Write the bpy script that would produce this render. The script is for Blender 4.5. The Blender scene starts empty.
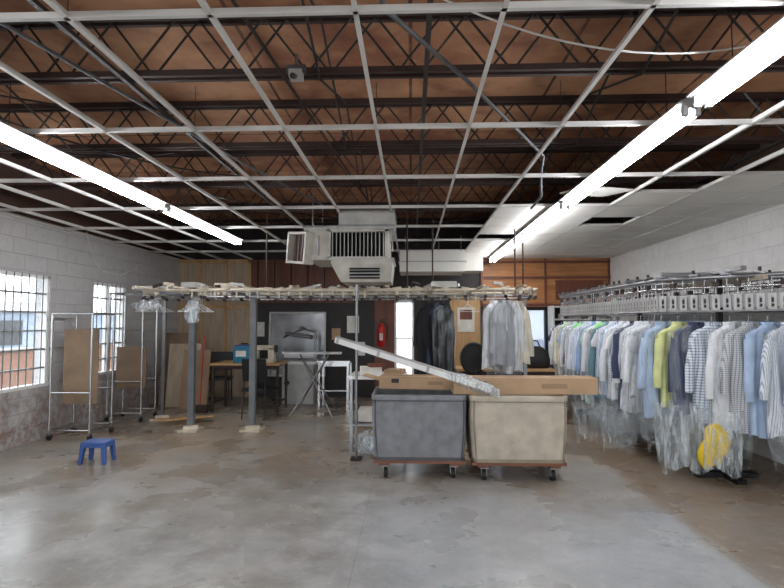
import bpy, math, random
from mathutils import Vector, Matrix, Euler
random.seed(7)
sc=bpy.context.scene
R=random.uniform
try:
    sc.view_settings.view_transform='Standard'; sc.view_settings.look='None'
except Exception as e: print(e)
# ------------------------------------------------------------ materials
def lin(c):
    return tuple(((x/255)/12.92 if x/255<=0.04045 else (((x/255)+0.055)/1.055)**2.4) for x in c)
def base(name):
    m=bpy.data.materials.new(name); m.use_nodes=True
    nt=m.node_tree; b=nt.nodes["Principled BSDF"]
    return m,nt,b
def M(name,col,rough=.6,metal=0,noise=.12,scale=6,bump=0,emis=0,alpha=1,stretch=(1,1,1)):
    m,nt,b=base(name); c=lin(col)
    b.inputs["Roughness"].default_value=rough; b.inputs["Metallic"].default_value=metal
    tc=nt.nodes.new("ShaderNodeTexCoord"); mp=nt.nodes.new("ShaderNodeMapping")
    mp.inputs["Scale"].default_value=stretch
    nz=nt.nodes.new("ShaderNodeTexNoise"); nz.inputs["Scale"].default_value=scale; nz.inputs["Detail"].default_value=5
    nt.links.new(tc.outputs["Object"],mp.inputs[0]); nt.links.new(mp.outputs[0],nz.inputs["Vector"])
    r=nt.nodes.new("ShaderNodeValToRGB")
    r.color_ramp.elements[0].position=.3; r.color_ramp.elements[1].position=.7
    r.color_ramp.elements[0].color=tuple(x*(1-noise*2) for x in c)+(1,)
    r.color_ramp.elements[1].color=tuple(min(1,x*(1+noise)) for x in c)+(1,)
    nt.links.new(nz.outputs["Fac"],r.inputs[0]); nt.links.new(r.outputs[0],b.inputs["Base Color"])
    if bump:
        bp=nt.nodes.new("ShaderNodeBump"); bp.inputs["Strength"].default_value=bump; bp.inputs["Distance"].default_value=.02
        nt.links.new(nz.outputs["Fac"],bp.inputs["Height"]); nt.links.new(bp.outputs[0],b.inputs["Normal"])
    if emis:
        b.inputs["Emission Color"].default_value=c+(1,); b.inputs["Emission Strength"].default_value=emis
    b.inputs["Alpha"].default_value=alpha
    return m
def math_n(nt,op,a,b=None,clamp=False):
    n=nt.nodes.new("ShaderNodeMath"); n.operation=op; n.use_clamp=clamp
    for i,x in enumerate((a,b)):
        if x is None: continue
        if isinstance(x,(int,float)): n.inputs[i].default_value=x
        else: nt.links.new(x,n.inputs[i])
    return n.outputs[0]
def mapr(nt,v,a,b,c=0,d=1):
    n=nt.nodes.new("ShaderNodeMapRange"); nt.links.new(v,n.inputs[0])
    for i,x in enumerate((a,b,c,d)): n.inputs[i+1].default_value=x
    return n.outputs[0]
def mix(nt,f,a,b,mode='MIX'):
    n=nt.nodes.new("ShaderNodeMix"); n.data_type='RGBA'; n.blend_type=mode
    if isinstance(f,(int,float)): n.inputs[0].default_value=f
    else: nt.links.new(f,n.inputs[0])
    for i,x in ((6,a),(7,b)):
        if isinstance(x,tuple): n.inputs[i].default_value=x+(1,) if len(x)==3 else x
        else: nt.links.new(x,n.inputs[i])
    return n.outputs[2]
def noise(nt,vec,scale,detail=6,rough=.55):
    n=nt.nodes.new("ShaderNodeTexNoise"); n.inputs["Scale"].default_value=scale; n.inputs["Detail"].default_value=detail
    n.inputs["Roughness"].default_value=rough
    nt.links.new(vec,n.inputs["Vector"]); return n.outputs["Fac"]

def block_wall(name,axis,paint,stain,stain_h,upper=None,mort=.8,bump=.5):
    m,nt,b=base(name)
    tc=nt.nodes.new("ShaderNodeTexCoord"); s=nt.nodes.new("ShaderNodeSeparateXYZ"); nt.links.new(tc.outputs["Object"],s.inputs[0])
    cb=nt.nodes.new("ShaderNodeCombineXYZ")
    nt.links.new(s.outputs[1 if axis=='y' else 0],cb.inputs[0]); nt.links.new(s.outputs[2],cb.inputs[1])
    br=nt.nodes.new("ShaderNodeTexBrick"); nt.links.new(cb.outputs[0],br.inputs["Vector"])
    br.inputs["Scale"].default_value=1; br.inputs["Brick Width"].default_value=.4; br.inputs["Row Height"].default_value=.2
    br.inputs["Mortar Size"].default_value=.006; br.inputs["Mortar Smooth"].default_value=.5
    p=lin(paint)
    br.inputs["Color1"].default_value=p+(1,); br.inputs["Color2"].default_value=tuple(x*.92 for x in p)+(1,)
    br.inputs["Mortar"].default_value=tuple(x*mort for x in p)+(1,)
    n1=noise(nt,tc.outputs["Object"],1.6,8,.65)
    n2=noise(nt,tc.outputs["Object"],9,8,.7)
    hz=mapr(nt,s.outputs[2],0,stain_h,1,0)
    f=math_n(nt,'ADD',hz,mapr(nt,n1,.35,.65,-.4,.35))
    f=mapr(nt,f,.35,.75,0,1)
    stc=mix(nt,mapr(nt,n2,.42,.58),lin(stain),tuple(x*.72 for x in p))
    col=mix(nt,f,br.outputs["Color"],stc)
    col=mix(nt,mapr(nt,n1,.3,.7,.0,.35),col,tuple(x*.75 for x in p))
    col=mix(nt,mapr(nt,n2,.35,.5,.3,0),col,tuple(x*.6 for x in p))
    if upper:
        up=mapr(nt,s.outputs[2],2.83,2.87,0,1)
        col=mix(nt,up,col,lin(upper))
    nt.links.new(col,b.inputs["Base Color"]); b.inputs["Roughness"].default_value=.7
    bp=nt.nodes.new("ShaderNodeBump"); bp.inputs["Strength"].default_value=bump; bp.inputs["Distance"].default_value=.012
    inv=math_n(nt,'SUBTRACT',math_n(nt,'MULTIPLY',n2,.8),br.outputs["Fac"])
    nt.links.new(inv,bp.inputs["Height"]); nt.links.new(bp.outputs[0],b.inputs["Normal"])
    return m
def floor_mat():
    m,nt,b=base("worn_concrete")
    tc=nt.nodes.new("ShaderNodeTexCoord"); s=nt.nodes.new("ShaderNodeSeparateXYZ"); V=tc.outputs["Object"]; nt.links.new(V,s.inputs[0])
    X,Y=s.outputs[0],s.outputs[1]
    n1=noise(nt,V,.9,10,.58); n2=noise(nt,V,2.6,10,.62); n3=noise(nt,V,11,9,.7); n4=noise(nt,V,60,3,.5)
    mp=nt.nodes.new("ShaderNodeMapping"); mp.inputs["Location"].default_value=(13,7,3); nt.links.new(V,mp.inputs[0])
    n5=noise(nt,mp.outputs[0],1.0,8,.55)
    rough_c=mix(nt,mapr(nt,n2,.34,.64),lin((134,133,127)),lin((174,175,172)))
    rough_c=mix(nt,mapr(nt,n5,.44,.68,0,.5),rough_c,lin((148,140,124)))
    smooth_c=mix(nt,mapr(nt,n2,.36,.64),lin((156,160,162)),lin((176,180,181)))
    smooth_c=mix(nt,mapr(nt,n5,.48,.7,0,.2),smooth_c,lin((150,145,134)))
    nx=math_n(nt,'ADD',X,math_n(nt,'MULTIPLY',math_n(nt,'SUBTRACT',n3,.5),.3))
    ny=math_n(nt,'ADD',Y,math_n(nt,'MULTIPLY',math_n(nt,'SUBTRACT',n5,.5),2.2))
    pm=math_n(nt,'MULTIPLY',mapr(nt,nx,-.6,-.15),mapr(nt,nx,2.06,2.14,1,0))
    pm=math_n(nt,'MULTIPLY',pm,mapr(nt,ny,4.3,5.1,1,0))
    col=mix(nt,pm,rough_c,smooth_c)
    tz=math_n(nt,'MULTIPLY',mapr(nt,ny,4.3,6.2),mapr(nt,n1,.36,.62,.15,.85))
    col=mix(nt,tz,col,lin((152,132,106)))
    st=math_n(nt,'MULTIPLY',mapr(nt,ny,4.4,6.0),mapr(nt,n5,.46,.7,0,.7))
    col=mix(nt,st,col,lin((108,88,66)))
    rz=math_n(nt,'MULTIPLY',mapr(nt,nx,2.04,2.16),mapr(nt,n2,.36,.64,.4,.9))
    col=mix(nt,rz,col,lin((126,104,80)))
    col=mix(nt,mapr(nt,n3,.54,.7,0,.35),col,lin((208,206,200)))
    col=mix(nt,mapr(nt,n3,.3,.46,.35,0),col,lin((108,102,93)))
    col=mix(nt,mapr(nt,n1,.32,.5,.35,0),col,lin((120,114,105)))
    j1=math_n(nt,'LESS_THAN',math_n(nt,'ABSOLUTE',math_n(nt,'ADD',X,.37)),.005)
    j2=math_n(nt,'LESS_THAN',math_n(nt,'ABSOLUTE',math_n(nt,'SUBTRACT',X,2.1)),.009)
    j=math_n(nt,'MAXIMUM',j1,j2)
    col=mix(nt,math_n(nt,'MULTIPLY',j,.2),col,lin((90,84,76)))
    nt.links.new(col,b.inputs["Base Color"])
    rr=mapr(nt,n5,.4,.62,.4,.17)
    nt.links.new(rr,b.inputs["Roughness"])
    bp=nt.nodes.new("ShaderNodeBump"); bp.inputs["Strength"].default_value=.13; bp.inputs["Distance"].default_value=.01
    nt.links.new(math_n(nt,'ADD',n3,math_n(nt,'MULTIPLY',n4,.2)),bp.inputs["Height"]); nt.links.new(bp.outputs[0],b.inputs["Normal"])
    return m
def deck_mat():
    m,nt,b=base("roof_deck_board")
    tc=nt.nodes.new("ShaderNodeTexCoord"); V=tc.outputs["Object"]
    br=nt.nodes.new("ShaderNodeTexBrick"); nt.links.new(V,br.inputs["Vector"]); br.offset=0
    br.inputs["Scale"].default_value=1; br.inputs["Brick Width"].default_value=1.22; br.inputs["Row Height"].default_value=1.4
    br.inputs["Mortar Size"].default_value=.014
    br.inputs["Color1"].default_value=lin((178,132,98))+(1,); br.inputs["Color2"].default_value=lin((148,100,72))+(1,)
    br.inputs["Mortar"].default_value=lin((60,38,28))+(1,)
    n1=noise(nt,V,.8,9,.6); n2=noise(nt,V,2.5,8,.6)
    c=mix(nt,mapr(nt,n1,.42,.6,0,.8),br.outputs["Color"],lin((118,70,46)))
    c=mix(nt,mapr(nt,n2,.5,.68,0,.4),c,lin((206,164,122)))
    c=mix(nt,mapr(nt,n2,.34,.46,.5,0),c,lin((84,48,34)))
    nt.links.new(c,b.inputs["Base Color"]); b.inputs["Roughness"].default_value=.7
    return m
def wood_mat(name,c1,c2,scale=3,rough=.5,axis='z'):
    m,nt,b=base(name); tc=nt.nodes.new("ShaderNodeTexCoord"); mp=nt.nodes.new("ShaderNodeMapping")
    mp.inputs["Scale"].default_value={'z':(6,6,.5),'x':(.5,6,6),'y':(6,.5,6)}[axis]
    nt.links.new(tc.outputs["Object"],mp.inputs[0])
    n=noise(nt,mp.outputs[0],scale,8,.6)
    nt.links.new(mix(nt,mapr(nt,n,.35,.65),lin(c1),lin(c2)),b.inputs["Base Color"]); b.inputs["Roughness"].default_value=rough
    return m
def stripe(name,c1,c2,period=.02,check=False,duty=.35):
    m,nt,b=base(name); tc=nt.nodes.new("ShaderNodeTexCoord"); s=nt.nodes.new("ShaderNodeSeparateXYZ")
    nt.links.new(tc.outputs["Object"],s.inputs[0])
    f=math_n(nt,'LESS_THAN',math_n(nt,'FRACT',math_n(nt,'MULTIPLY',s.outputs[0],1/period)),duty)
    if check:
        g=math_n(nt,'LESS_THAN',math_n(nt,'FRACT',math_n(nt,'MULTIPLY',s.outputs[2],1/period)),duty)
        f=math_n(nt,'MULTIPLY',math_n(nt,'ADD',f,g),.5)
    nt.links.new(mix(nt,f,lin(c1),lin(c2)),b.inputs["Base Color"]); b.inputs["Roughness"].default_value=.8
    return m
def film(name,col=(225,235,240),dens=.14):
    m,nt,b=base(name); b.inputs["Base Color"].default_value=lin(col)+(1,); b.inputs["Roughness"].default_value=.15
    tc=nt.nodes.new("ShaderNodeTexCoord"); mp=nt.nodes.new("ShaderNodeMapping"); mp.inputs["Scale"].default_value=(3,3,.6)
    nt.links.new(tc.outputs["Object"],mp.inputs[0]); n=noise(nt,mp.outputs[0],7,6,.6)
    nt.links.new(mapr(nt,n,.42,.7,dens*.4,dens*2.6),b.inputs["Alpha"])
    bp=nt.nodes.new("ShaderNodeBump"); bp.inputs["Strength"].default_value=.8; bp.inputs["Distance"].default_value=.03
    nt.links.new(n,bp.inputs["Height"]); nt.links.new(bp.outputs[0],b.inputs["Normal"])
    return m
m_floor=floor_mat(); m_deck=deck_mat()
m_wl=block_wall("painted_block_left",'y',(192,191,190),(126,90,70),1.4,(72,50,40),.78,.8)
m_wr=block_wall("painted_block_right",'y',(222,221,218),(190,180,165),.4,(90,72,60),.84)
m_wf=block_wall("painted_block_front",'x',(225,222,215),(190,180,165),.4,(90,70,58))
m_wb=M("back_wall_dark_paint",(46,42,41),.6)
m_ply=wood_mat("plywood_tan",(162,144,122),(188,170,146))
m_panel=wood_mat("orange_wood_panel",(144,94,54),(182,126,76),axis='x')
m_redwood=wood_mat("red_brown_panel",(92,50,36),(118,68,48))
m_woodtrim=wood_mat("light_wood_trim",(176,138,92),(200,162,112))
m_white=M("white_enamel",(232,232,230),.45,noise=.04)
m_fix=M("fixture_enamel",(150,150,148),.5,noise=.05)
m_grid=M("grid_white",(216,215,211),.5,noise=.1,scale=2)
m_tile=M("ceiling_tile_white",(226,224,217),.85,noise=.05,scale=1.5,bump=.1)
m_tube=M("fluorescent_tube",(250,250,255),.4,noise=0,emis=40)
m_joist=M("joist_steel",(52,36,32),.6,noise=.2)
m_web=M("joist_web_steel",(38,32,30),.55,noise=.2)
m_black=M("black_paint",(22,22,24),.45)
m_dark=M("dark_cavity",(14,14,16),.8)
m_steel=M("steel",(150,150,152),.35,.8)
m_chrome=M("chrome",(190,190,190),.22,.9,noise=.05)
m_post=M("blue_grey_steel",(112,116,120),.45,.3)
m_cream=M("cream_plastic",(200,190,170),.5,noise=.12)
m_galv=M("galvanised_duct",(180,180,176),.45,.2,noise=.1)
m_beige=M("unit_casing",(190,186,176),.5,noise=.12)
m_greycan=M("grey_canvas",(130,132,136),.85,noise=.12,scale=9,bump=.4)
m_beigecan=M("beige_canvas",(190,180,163),.85,noise=.1,scale=8,bump=.4)
m_bind=M("dark_binding",(84,84,88),.8); m_bind2=M("tan_binding",(150,140,122),.8)
m_dolly=wood_mat("dolly_wood",(104,62,44),(134,84,58),axis='x')
m_rubber=M("rubber",(30,30,30),.7)
m_card=M("cardboard",(180,150,118),.8,noise=.08,scale=4)
m_card2=M("cardboard_dark",(150,124,98),.8,noise=.1,scale=4)
m_card3=M("fiberboard_brown",(134,112,90),.8,noise=.15,scale=3)
m_blue=M("blue_plastic",(62,94,160),.4,noise=.06)
m_teal=M("teal_case",(36,120,150),.4)
m_red=M("red_enamel",(190,24,22),.3,noise=.05)
m_wire=M("wire_white",(225,225,222),.5)
m_cable=M("grey_cable",(84,86,90),.5)
m_film=film("poly_film"); m_film2=film("poly_film_dense",dens=.26)
m_glass,ntg,bg=base("window_glass"); bg.inputs["Alpha"].default_value=.12; bg.inputs["Roughness"].default_value=.05; bg.inputs["Base Color"].default_value=(.8,.9,1,1)
m_bglass,ntg,bg=base("bluish_light_glass"); bg.inputs["Alpha"].default_value=.6; bg.inputs["Roughness"].default_value=.1; bg.inputs["Base Color"].default_value=(.25,.42,.7,1)  # bluish light of the back window, put into the pane colour
m_mirror=M("mirror_glass",(150,152,154),.22,.7,noise=.25,scale=3)
m_yel=M("yellow_fabric",(228,196,30),.6)
m_asph=M("exterior_pavement",(170,166,160),.9)
m_exbrick=block_wall("exterior_brick",'y',(150,104,74),(130,90,60),.2)
m_exblue=M("exterior_blue_siding",(150,165,185),.7)
m_green=M("green_paper",(130,210,130),.6)
m_paper=M("paper",(225,222,212),.8)
m_hdwhite=M("garment_white",(222,224,227),.85,noise=.06,bump=.15)
# ------------------------------------------------------------ builder
class B:
    def __init__(s): s.v=[];s.f=[];s.m=[];s.sm=[];s.mats=[]
    def mi(s,m):
        if m not in s.mats: s.mats.append(m)
        return s.mats.index(m)
    def add(s,vs,fs,mat,smooth=False):
        o=len(s.v); s.v+= [tuple(v) for v in vs]; k=s.mi(mat)
        for f in fs: s.f.append([o+i for i in f]); s.m.append(k); s.sm.append(smooth)
    def box(s,c,d,mat,rot=(0,0,0)):
        E=Euler(rot).to_matrix(); c=Vector(c)
        vs=[c+E@Vector((x*d[0]/2,y*d[1]/2,z*d[2]/2)) for x in(-1,1) for y in(-1,1) for z in(-1,1)]
        s.add(vs,[(0,1,3,2),(4,6,7,5),(0,4,5,1),(2,3,7,6),(0,2,6,4),(1,5,7,3)],mat)
    def bb(s,a,b,mat): # box from min/max
        s.box([(a[i]+b[i])/2 for i in range(3)],[abs(b[i]-a[i]) for i in range(3)],mat)
    def cyl(s,p1,p2,r,mat,n=8,r2=None):
        p1=Vector(p1);p2=Vector(p2); d=p2-p1
        if d.length<1e-6: return
        q=d.to_track_quat('Z','Y'); r2=r if r2 is None else r2
        vs=[];
        for p,rr in((p1,r),(p2,r2)):
            for i in range(n):
                a=2*math.pi*i/n; vs.append(p+q@Vector((rr*math.cos(a),rr*math.sin(a),0)))
        s.add(vs,[(i,(i+1)%n,n+(i+1)%n,n+i) for i in range(n)],mat,True)
        s.add(vs[:n],[tuple(reversed(range(n)))],mat); s.add(vs[n:],[tuple(range(n))],mat)
    def tube(s,pts,r,mat,n=6):
        for a,b in zip(pts[:-1],pts[1:]): s.cyl(a,b,r,mat,n)
    def loft(s,rings,mat,cap0=False,cap1=False,smooth=True):
        n=len(rings[0]); vs=[p for r in rings for p in r]; fs=[]
        for k in range(len(rings)-1):
            for i in range(n):
                j=(i+1)%n; fs.append((k*n+i,k*n+j,(k+1)*n+j,(k+1)*n+i))
        s.add(vs,fs,mat,smooth)
        if cap0: s.add(rings[0],[tuple(reversed(range(n)))],mat)
        if cap1: s.add(rings[-1],[tuple(range(n))],mat)
    def lathe(s,c,prof,mat,n=20):
        rings=[[(c[0]+r*math.cos(2*math.pi*i/n),c[1]+r*math.sin(2*math.pi*i/n),c[2]+z) for i in range(n)] for r,z in prof]
        s.loft(rings,mat,True,True)
    def done(s,name,origin=None,bevel=0,parent=None,recenter=True):
        me=bpy.data.meshes.new(name); 
        if origin is None and recenter:
            xs=[v[0] for v in s.v];ys=[v[1] for v in s.v];zs=[v[2] for v in s.v]
            origin=((min(xs)+max(xs))/2,(min(ys)+max(ys))/2,min(zs))
        o=origin or (0,0,0)
        me.from_pydata([(v[0]-o[0],v[1]-o[1],v[2]-o[2]) for v in s.v],[],s.f)
        for m in s.mats: me.materials.append(m)
        me.polygons.foreach_set("material_index",s.m); me.polygons.foreach_set("use_smooth",s.sm)
        me.update(); ob=bpy.data.objects.new(name,me); ob.location=o
        sc.collection.objects.link(ob)
        if parent: ob.parent=parent
        if bevel:
            b=ob.modifiers.new("bevel",'BEVEL'); b.width=bevel; b.segments=2; b.limit_method='ANGLE'
        return ob
# ------------------------------------------------------------ room shell
XL,XR,YB,YF,ZD=-4.88,4.06,10.8,-3.0,3.62
b=B(); b.bb((XL-.2,YF-.2,-.1),(XR+.2,YB+.2,0),m_floor); b.done("floor",recenter=False)
b=B(); b.bb((XL-.2,YF-.2,ZD),(XR+.2,YB+.2,ZD+.12),m_deck); b.done("ceiling",recenter=False)
def wall_y(name,x0,x1,wins,mat):
    b=B(); y=YF
    for (a,c,z0,z1) in wins:
        b.bb((x0,y,0),(x1,a,ZD),mat); b.bb((x0,a,0),(x1,c,z0),mat); b.bb((x0,a,z1),(x1,c,ZD),mat); y=c
    b.bb((x0,y,0),(x1,YB,ZD),mat); return b.done(name,recenter=False)
wall_y("wall_left",XL-.2,XL,[(5.1,6.9,.7,2.17),(7.85,8.75,.72,2.17)],m_wl)
wall_y("wall_right",XR,XR+.2,[],m_wr)
b=B()
def bseg(x0,x1,z0,z1,mat,t=0): b.bb((x0,YB-t,z0),(x1,YB+.2,z1),mat)
bseg(XL,-.30,0,ZD,m_wb); bseg(-.30,.02,0,.45,m_wb); bseg(-.30,.02,1.95,ZD,m_wb)
bseg(.02,1.57,0,ZD,m_wb); bseg(1.57,2.77,0,.9,m_wb); bseg(1.57,2.77,1.83,ZD,m_wb); bseg(2.77,XR,0,ZD,m_wb)
b.done("wall_back",recenter=False)
b=B()
b.bb((XL,YF-.2,0),(-4.3,YF,ZD),m_wf); b.bb((3.5,YF-.2,0),(XR,YF,ZD),m_wf); b.bb((-4.3,YF-.2,2.6),(3.5,YF,ZD),m_wf); b.bb((-4.3,YF-.2,0),(3.5,YF,.15),m_wf)
b.done("wall_front",recenter=False)
b=B()
for i in range(6):
    x=-4.28+i*1.552; b.bb((x-.025,YF-.12,.15),(x+.025,YF-.04,2.6),m_steel)
b.bb((-4.3,YF-.12,2.55),(3.5,YF-.04,2.6),m_steel); b.bb((-4.3,YF-.12,.15),(3.5,YF-.04,.2),m_steel); b.bb((-4.3,YF-.09,.2),(3.5,YF-.08,2.55),m_glass)
b.done("window_4")
def winL(name,y0,y1,z0,z1,nv,nh):
    b=B(); x=XL-.06
    for y in(y0,y1): b.bb((x-.04,y-(.04 if y==y1 else 0),z0),(x+.04,y+(.04 if y==y0 else 0),z1),m_white)
    b.bb((x-.04,y0,z1-.04),(x+.04,y1,z1),m_white); b.bb((x-.04,y0,z0),(x+.07,y1,z0+.04),m_white)
    b.bb((x-.035,(y0+y1)/2-.02,z0),(x+.035,(y0+y1)/2+.02,z1),m_white)
    for i in range(1,nv): y=y0+(y1-y0)*i/nv; b.cyl((x+.04,y,z0),(x+.04,y,z1),.008,m_post,6)
    for i in range(1,nh): z=z0+(z1-z0)*i/nh; b.bb((x-.01,y0,z-.012),(x+.03,y1,z+.012),m_fix)
    b.bb((x-.02,y0+.04,z0+.04),(x-.015,y1-.04,z1-.04),m_glass)
    b.done(name)
winL("window_1",5.1,6.9,.7,2.17,14,6); winL("window_2",7.85,8.75,.72,2.17,7,6)
b=B()
for x in(1.57,2.14,2.73): b.bb((x,YB-.03,.9),(x+.04,YB+.08,1.83),m_black)
b.bb((1.57,YB-.03,.9),(2.77,YB+.08,.94),m_black); b.bb((1.57,YB-.03,1.79),(2.77,YB+.08,1.83),m_black); b.bb((1.6,YB+.02,.93),(2.75,YB+.03,1.8),m_bglass)
b.done("window_3")
b=B()
b.bb((-.34,YB-.05,.4),(-.30,YB+.08,2.0),m_white); b.bb((.02,YB-.05,.4),(.06,YB+.08,2.0),m_white); b.bb((-.34,YB-.05,1.95),(.06,YB+.08,2.0),m_white)
b.bb((-.34,YB-.05,.4),(.06,YB+.08,.45),m_white); b.bb((-.30,YB,1.2),(.02,YB+.04,1.23),m_white); b.bb((-.3,YB+.03,.45),(.02,YB+.035,1.95),m_glass)
b.done("window_5")
# exterior
b=B(); b.bb((-40,-40,-.3),(XL-.2,50,-.1),m_asph); b.bb((XL-.2,YB+.2,-.3),(40,50,-.1),m_asph); b.bb((XL-.2,-40,-.3),(40,YF-.2,-.1),m_asph); b.done("ground",recenter=False)
b=B(); b.bb((-8.2,2,-.1),(-8.0,16,.95),m_exbrick); b.bb((-8.25,2,.95),(-7.95,16,1.01),m_asph); b.done("exterior_brick_wall",recenter=False)
b=B(); b.bb((-17,13,-.1),(-13,26,1.9),m_exblue); b.box((-15,19.5,2.05),(4.6,13.6,.3),m_white); b.bb((-12.99,15,.8),(-12.95,17,1.6),m_black); b.done("exterior_building")
# back wall paneling
b=B()
b.bb((XL,YB-.03,0),(-3.33,YB,2.85),m_ply)
for x in(-4.4,-3.86,-3.36): b.bb((x-.025,YB-.07,0),(x+.025,YB-.03,2.85),m_woodtrim)
b.bb((XL,YB-.07,2.78),(-3.33,YB-.03,2.86),m_woodtrim); b.bb((XL,YB-.07,1.84),(-3.33,YB-.03,1.9),m_woodtrim)
b.done("trim_1")
b=B(); b.bb((-3.33,YB-.04,1.95),(-1.2,YB,2.85),m_redwood)
for i in range(6): b.bb((-3.2+i*.35,YB-.05,1.95),(-3.18+i*.35,YB-.04,2.85),m_dark)
b.bb((-.75,YB-.04,0),(-.34,YB,2.2),m_redwood)
b.done("trim_2")
b=B(); b.bb((1.43,YB-.04,1.86),(XR,YB,2.85),m_panel)
for z in(2.78,2.46,1.9): b.bb((1.43,YB-.07,z-.025),(XR,YB-.04,z+.025),m_redwood)
for x in(1.45,2.75,4.03): b.bb((x-.02,YB-.065,1.86),(x+.02,YB-.04,2.85),m_redwood)
b.bb((2.95,YB-.075,2.0),(3.9,YB-.05,2.4),m_redwood)
b.done("trim_3")
b=B(); b.bb((.8,YB-.04,0),(1.42,YB,2.2),m_woodtrim); b.bb((.95,YB-.06,1.35),(1.3,YB-.04,1.85),m_paper); b.bb((1.0,YB-.065,1.6),(1.25,YB-.06,1.8),m_redwood); b.done("trim_4")
# ------------------------------------------------------------ joists
JO=.57
for j in range(8):
    y=JO+1.4*j
    if y>YB-.2: break
    b=B()
    for dy in(-.035,.035):
        b.bb((XL,y+dy-.015,3.18),(XR,y+dy+.015,3.22),m_joist)
        b.bb((XL,y+dy-.015,ZD-.05),(XR,y+dy+.015,ZD),m_joist)
    for sh,dy in((0,-.012),(.15,.012)):
        x=XL+sh; p=.3; up=False
        while x<XR-p:
            z0,z1=(3.2,ZD-.03) if not up else (ZD-.03,3.2)
            b.cyl((x,y+dy,z0),(x+p,y+dy,z1),.008,m_web,6); x+=p; up=not up
    b.done("ceiling_joist")
b=B()
for x in(-3.6,-1.9,.1,2.1,3.3):
    b.bb((x-.015,YF,3.15),(x+.015,YB,3.175),m_web)
for j in range(7):
    y=JO+1.4*j
    for x in(-3.2,-.6,1.5):
        b.cyl((x,y,3.16),(x,y+1.4,ZD-.03),.01,m_web,5); b.cyl((x,y,ZD-.03),(x,y+1.4,3.16),.01,m_web,5)
b.done("joist_bridging")
# ------------------------------------------------------------ ceiling grid
ZG=2.85
gx=[-4.57,-3.95,-3.33,-2.09,-1.47,-.85,-.23,.39,1.0,2.24,2.86,3.48]
gy=[-.2,1.0,2.12,3.44,4.66,5.88,7.1,8.32,9.54]
b=B()
def tee(a,c):
    d=Vector(c)-Vector(a); w=.0115
    if abs(d.x)>abs(d.y): b.bb((a[0],a[1]-w,ZG-.004),(c[0],a[1]+w,ZG),m_grid); b.bb((a[0],a[1]-.003,ZG),(c[0],a[1]+.003,ZG+.03),m_grid)
    else: b.bb((a[0]-w,a[1],ZG-.004),(a[0]+w,c[1],ZG),m_grid); b.bb((a[0]-.003,a[1],ZG),(a[0]+.003,c[1],ZG+.03),m_grid)
for x in gx: tee((x,YF,0),(x,YB,0))
for y in gy: tee((XL,y,0),(XR,y,0))
for x in(XL+.014,XR-.014): tee((x,YF,0),(x,YB,0))
for x0,x1 in((1.0,1.62),(1.62,2.24),(2.24,2.86),(2.86,3.48),(3.48,XR)):
    for k in range(4): tee((x0,6.49+k*1.22,0),(x1,6.49+k*1.22,0))
tee((2.24,5.27,0),(XR,5.27,0))
for x in gx[::2]:
    for y in gy: b.cyl((x,y,ZG),(x,y,3.16),.002,m_web,4)
b.done("ceiling_grid",recenter=False)
b=B()
skip={(2,1),(0,3)}
xs=[1.0,1.62,2.24,2.86,3.48,XR]
for i in range(5):
    for k in range(8):
        y=5.9+k*.61
        if (i,k) in skip: continue
        b.bb((xs[i]+.008,y+.004,ZG+.001),(xs[i+1]-.008,min(y+.6,YB-.01),ZG+.016),m_tile)
for i in(2,3,4):
    for k in range(2):
        if (i,k)==(2,0): continue
        b.bb((xs[i]+.008,4.68+k*.6,ZG+.001),(xs[i+1]-.008,5.26+k*.6,ZG+.016),m_tile)
b.box((1.93,5.5,ZG+.07),(.5,.66,.015),m_tile,(.14,.05,.1))
b.done("ceiling_tiles",recenter=False)
# ------------------------------------------------------------ fluorescent fixtures
def fixture(x,y0):
    b=B(); L=2.42; y1=y0+L; z=2.84
    prof=[(-.03,0),(.03,0),(.08,-.025),(.08,-.035),(.025,-.035),(.015,-.06),(-.015,-.06),(-.025,-.035),(-.08,-.035),(-.08,-.025)]
    r=[[(x+p[0],y,z+p[1]) for p in prof] for y in(y0,y1)]
    b.loft(r,m_fix,True,True,False)
    for y in(y0+.02,y1-.02):
        for dx in(-.035,.035): b.box((x+dx,y,z-.07),(.03,.03,.06),m_fix)
    for dx in(-.035,.035):
        b.cyl((x+dx,y0+.035,z-.085),(x+dx,y1-.035,z-.085),.016,m_tube,10)
    for y in(y0+.3,y1-.3): b.cyl((x,y,z),(x,y,3.16),.003,m_web,5)
    b.done("fluorescent_light_fixture")
for y in(-2.0,.5,3.0,5.5): fixture(-2.66,y)
for y in(-2.0,.5,3.0,5.5,8.0): fixture(1.62,y)
# ------------------------------------------------------------ ceiling wiring
b=B()
b.tube([(-.3,1.4,2.96),(-.11,2.27,2.95),(.35,3.1,3.0),(1.12,4.38,2.95),(1.2,4.8,2.9),(1.25,5.0,2.75),(1.2,5.2,2.68)],.012,m_cable,8)
def sag(p,q,s,n=14): return [tuple(Vector(p).lerp(Vector(q),i/n)+Vector((0,0,-s*4*(i/n)*(1-i/n)))) for i in range(n+1)]
b.tube(sag((-.05,2.3,3.12),(1.75,2.7,2.98),.16),.005,m_wire,6)
b.tube(sag((-4.2,3.6,3.15),(-2.2,4.7,3.12),.16),.007,m_black,5)
b.tube(sag((-3.4,3.1,3.15),(-1.2,5.6,3.12),.2),.008,m_black,5)
b.tube(sag((2.3,3.6,3.12),(3.9,4.5,3.0),.2),.007,m_cable,5)
b.tube(sag((2.4,3.2,3.12),(3.95,4.1,3.05),.25),.007,m_black,5)
b.tube(sag((-2.6,6.0,3.12),(-.9,7.0,2.95),.05),.01,m_black,5)
b.tube([(-2.2,2.5,3.14),(-1.7,5,3.14),(-1.2,7,3.14)],.012,m_cable,6)
b.tube([(-.9,2.2,3.14),(-.4,9,3.14)],.012,m_joist,6)
b.done("ceiling_cables",recenter=False)
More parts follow.
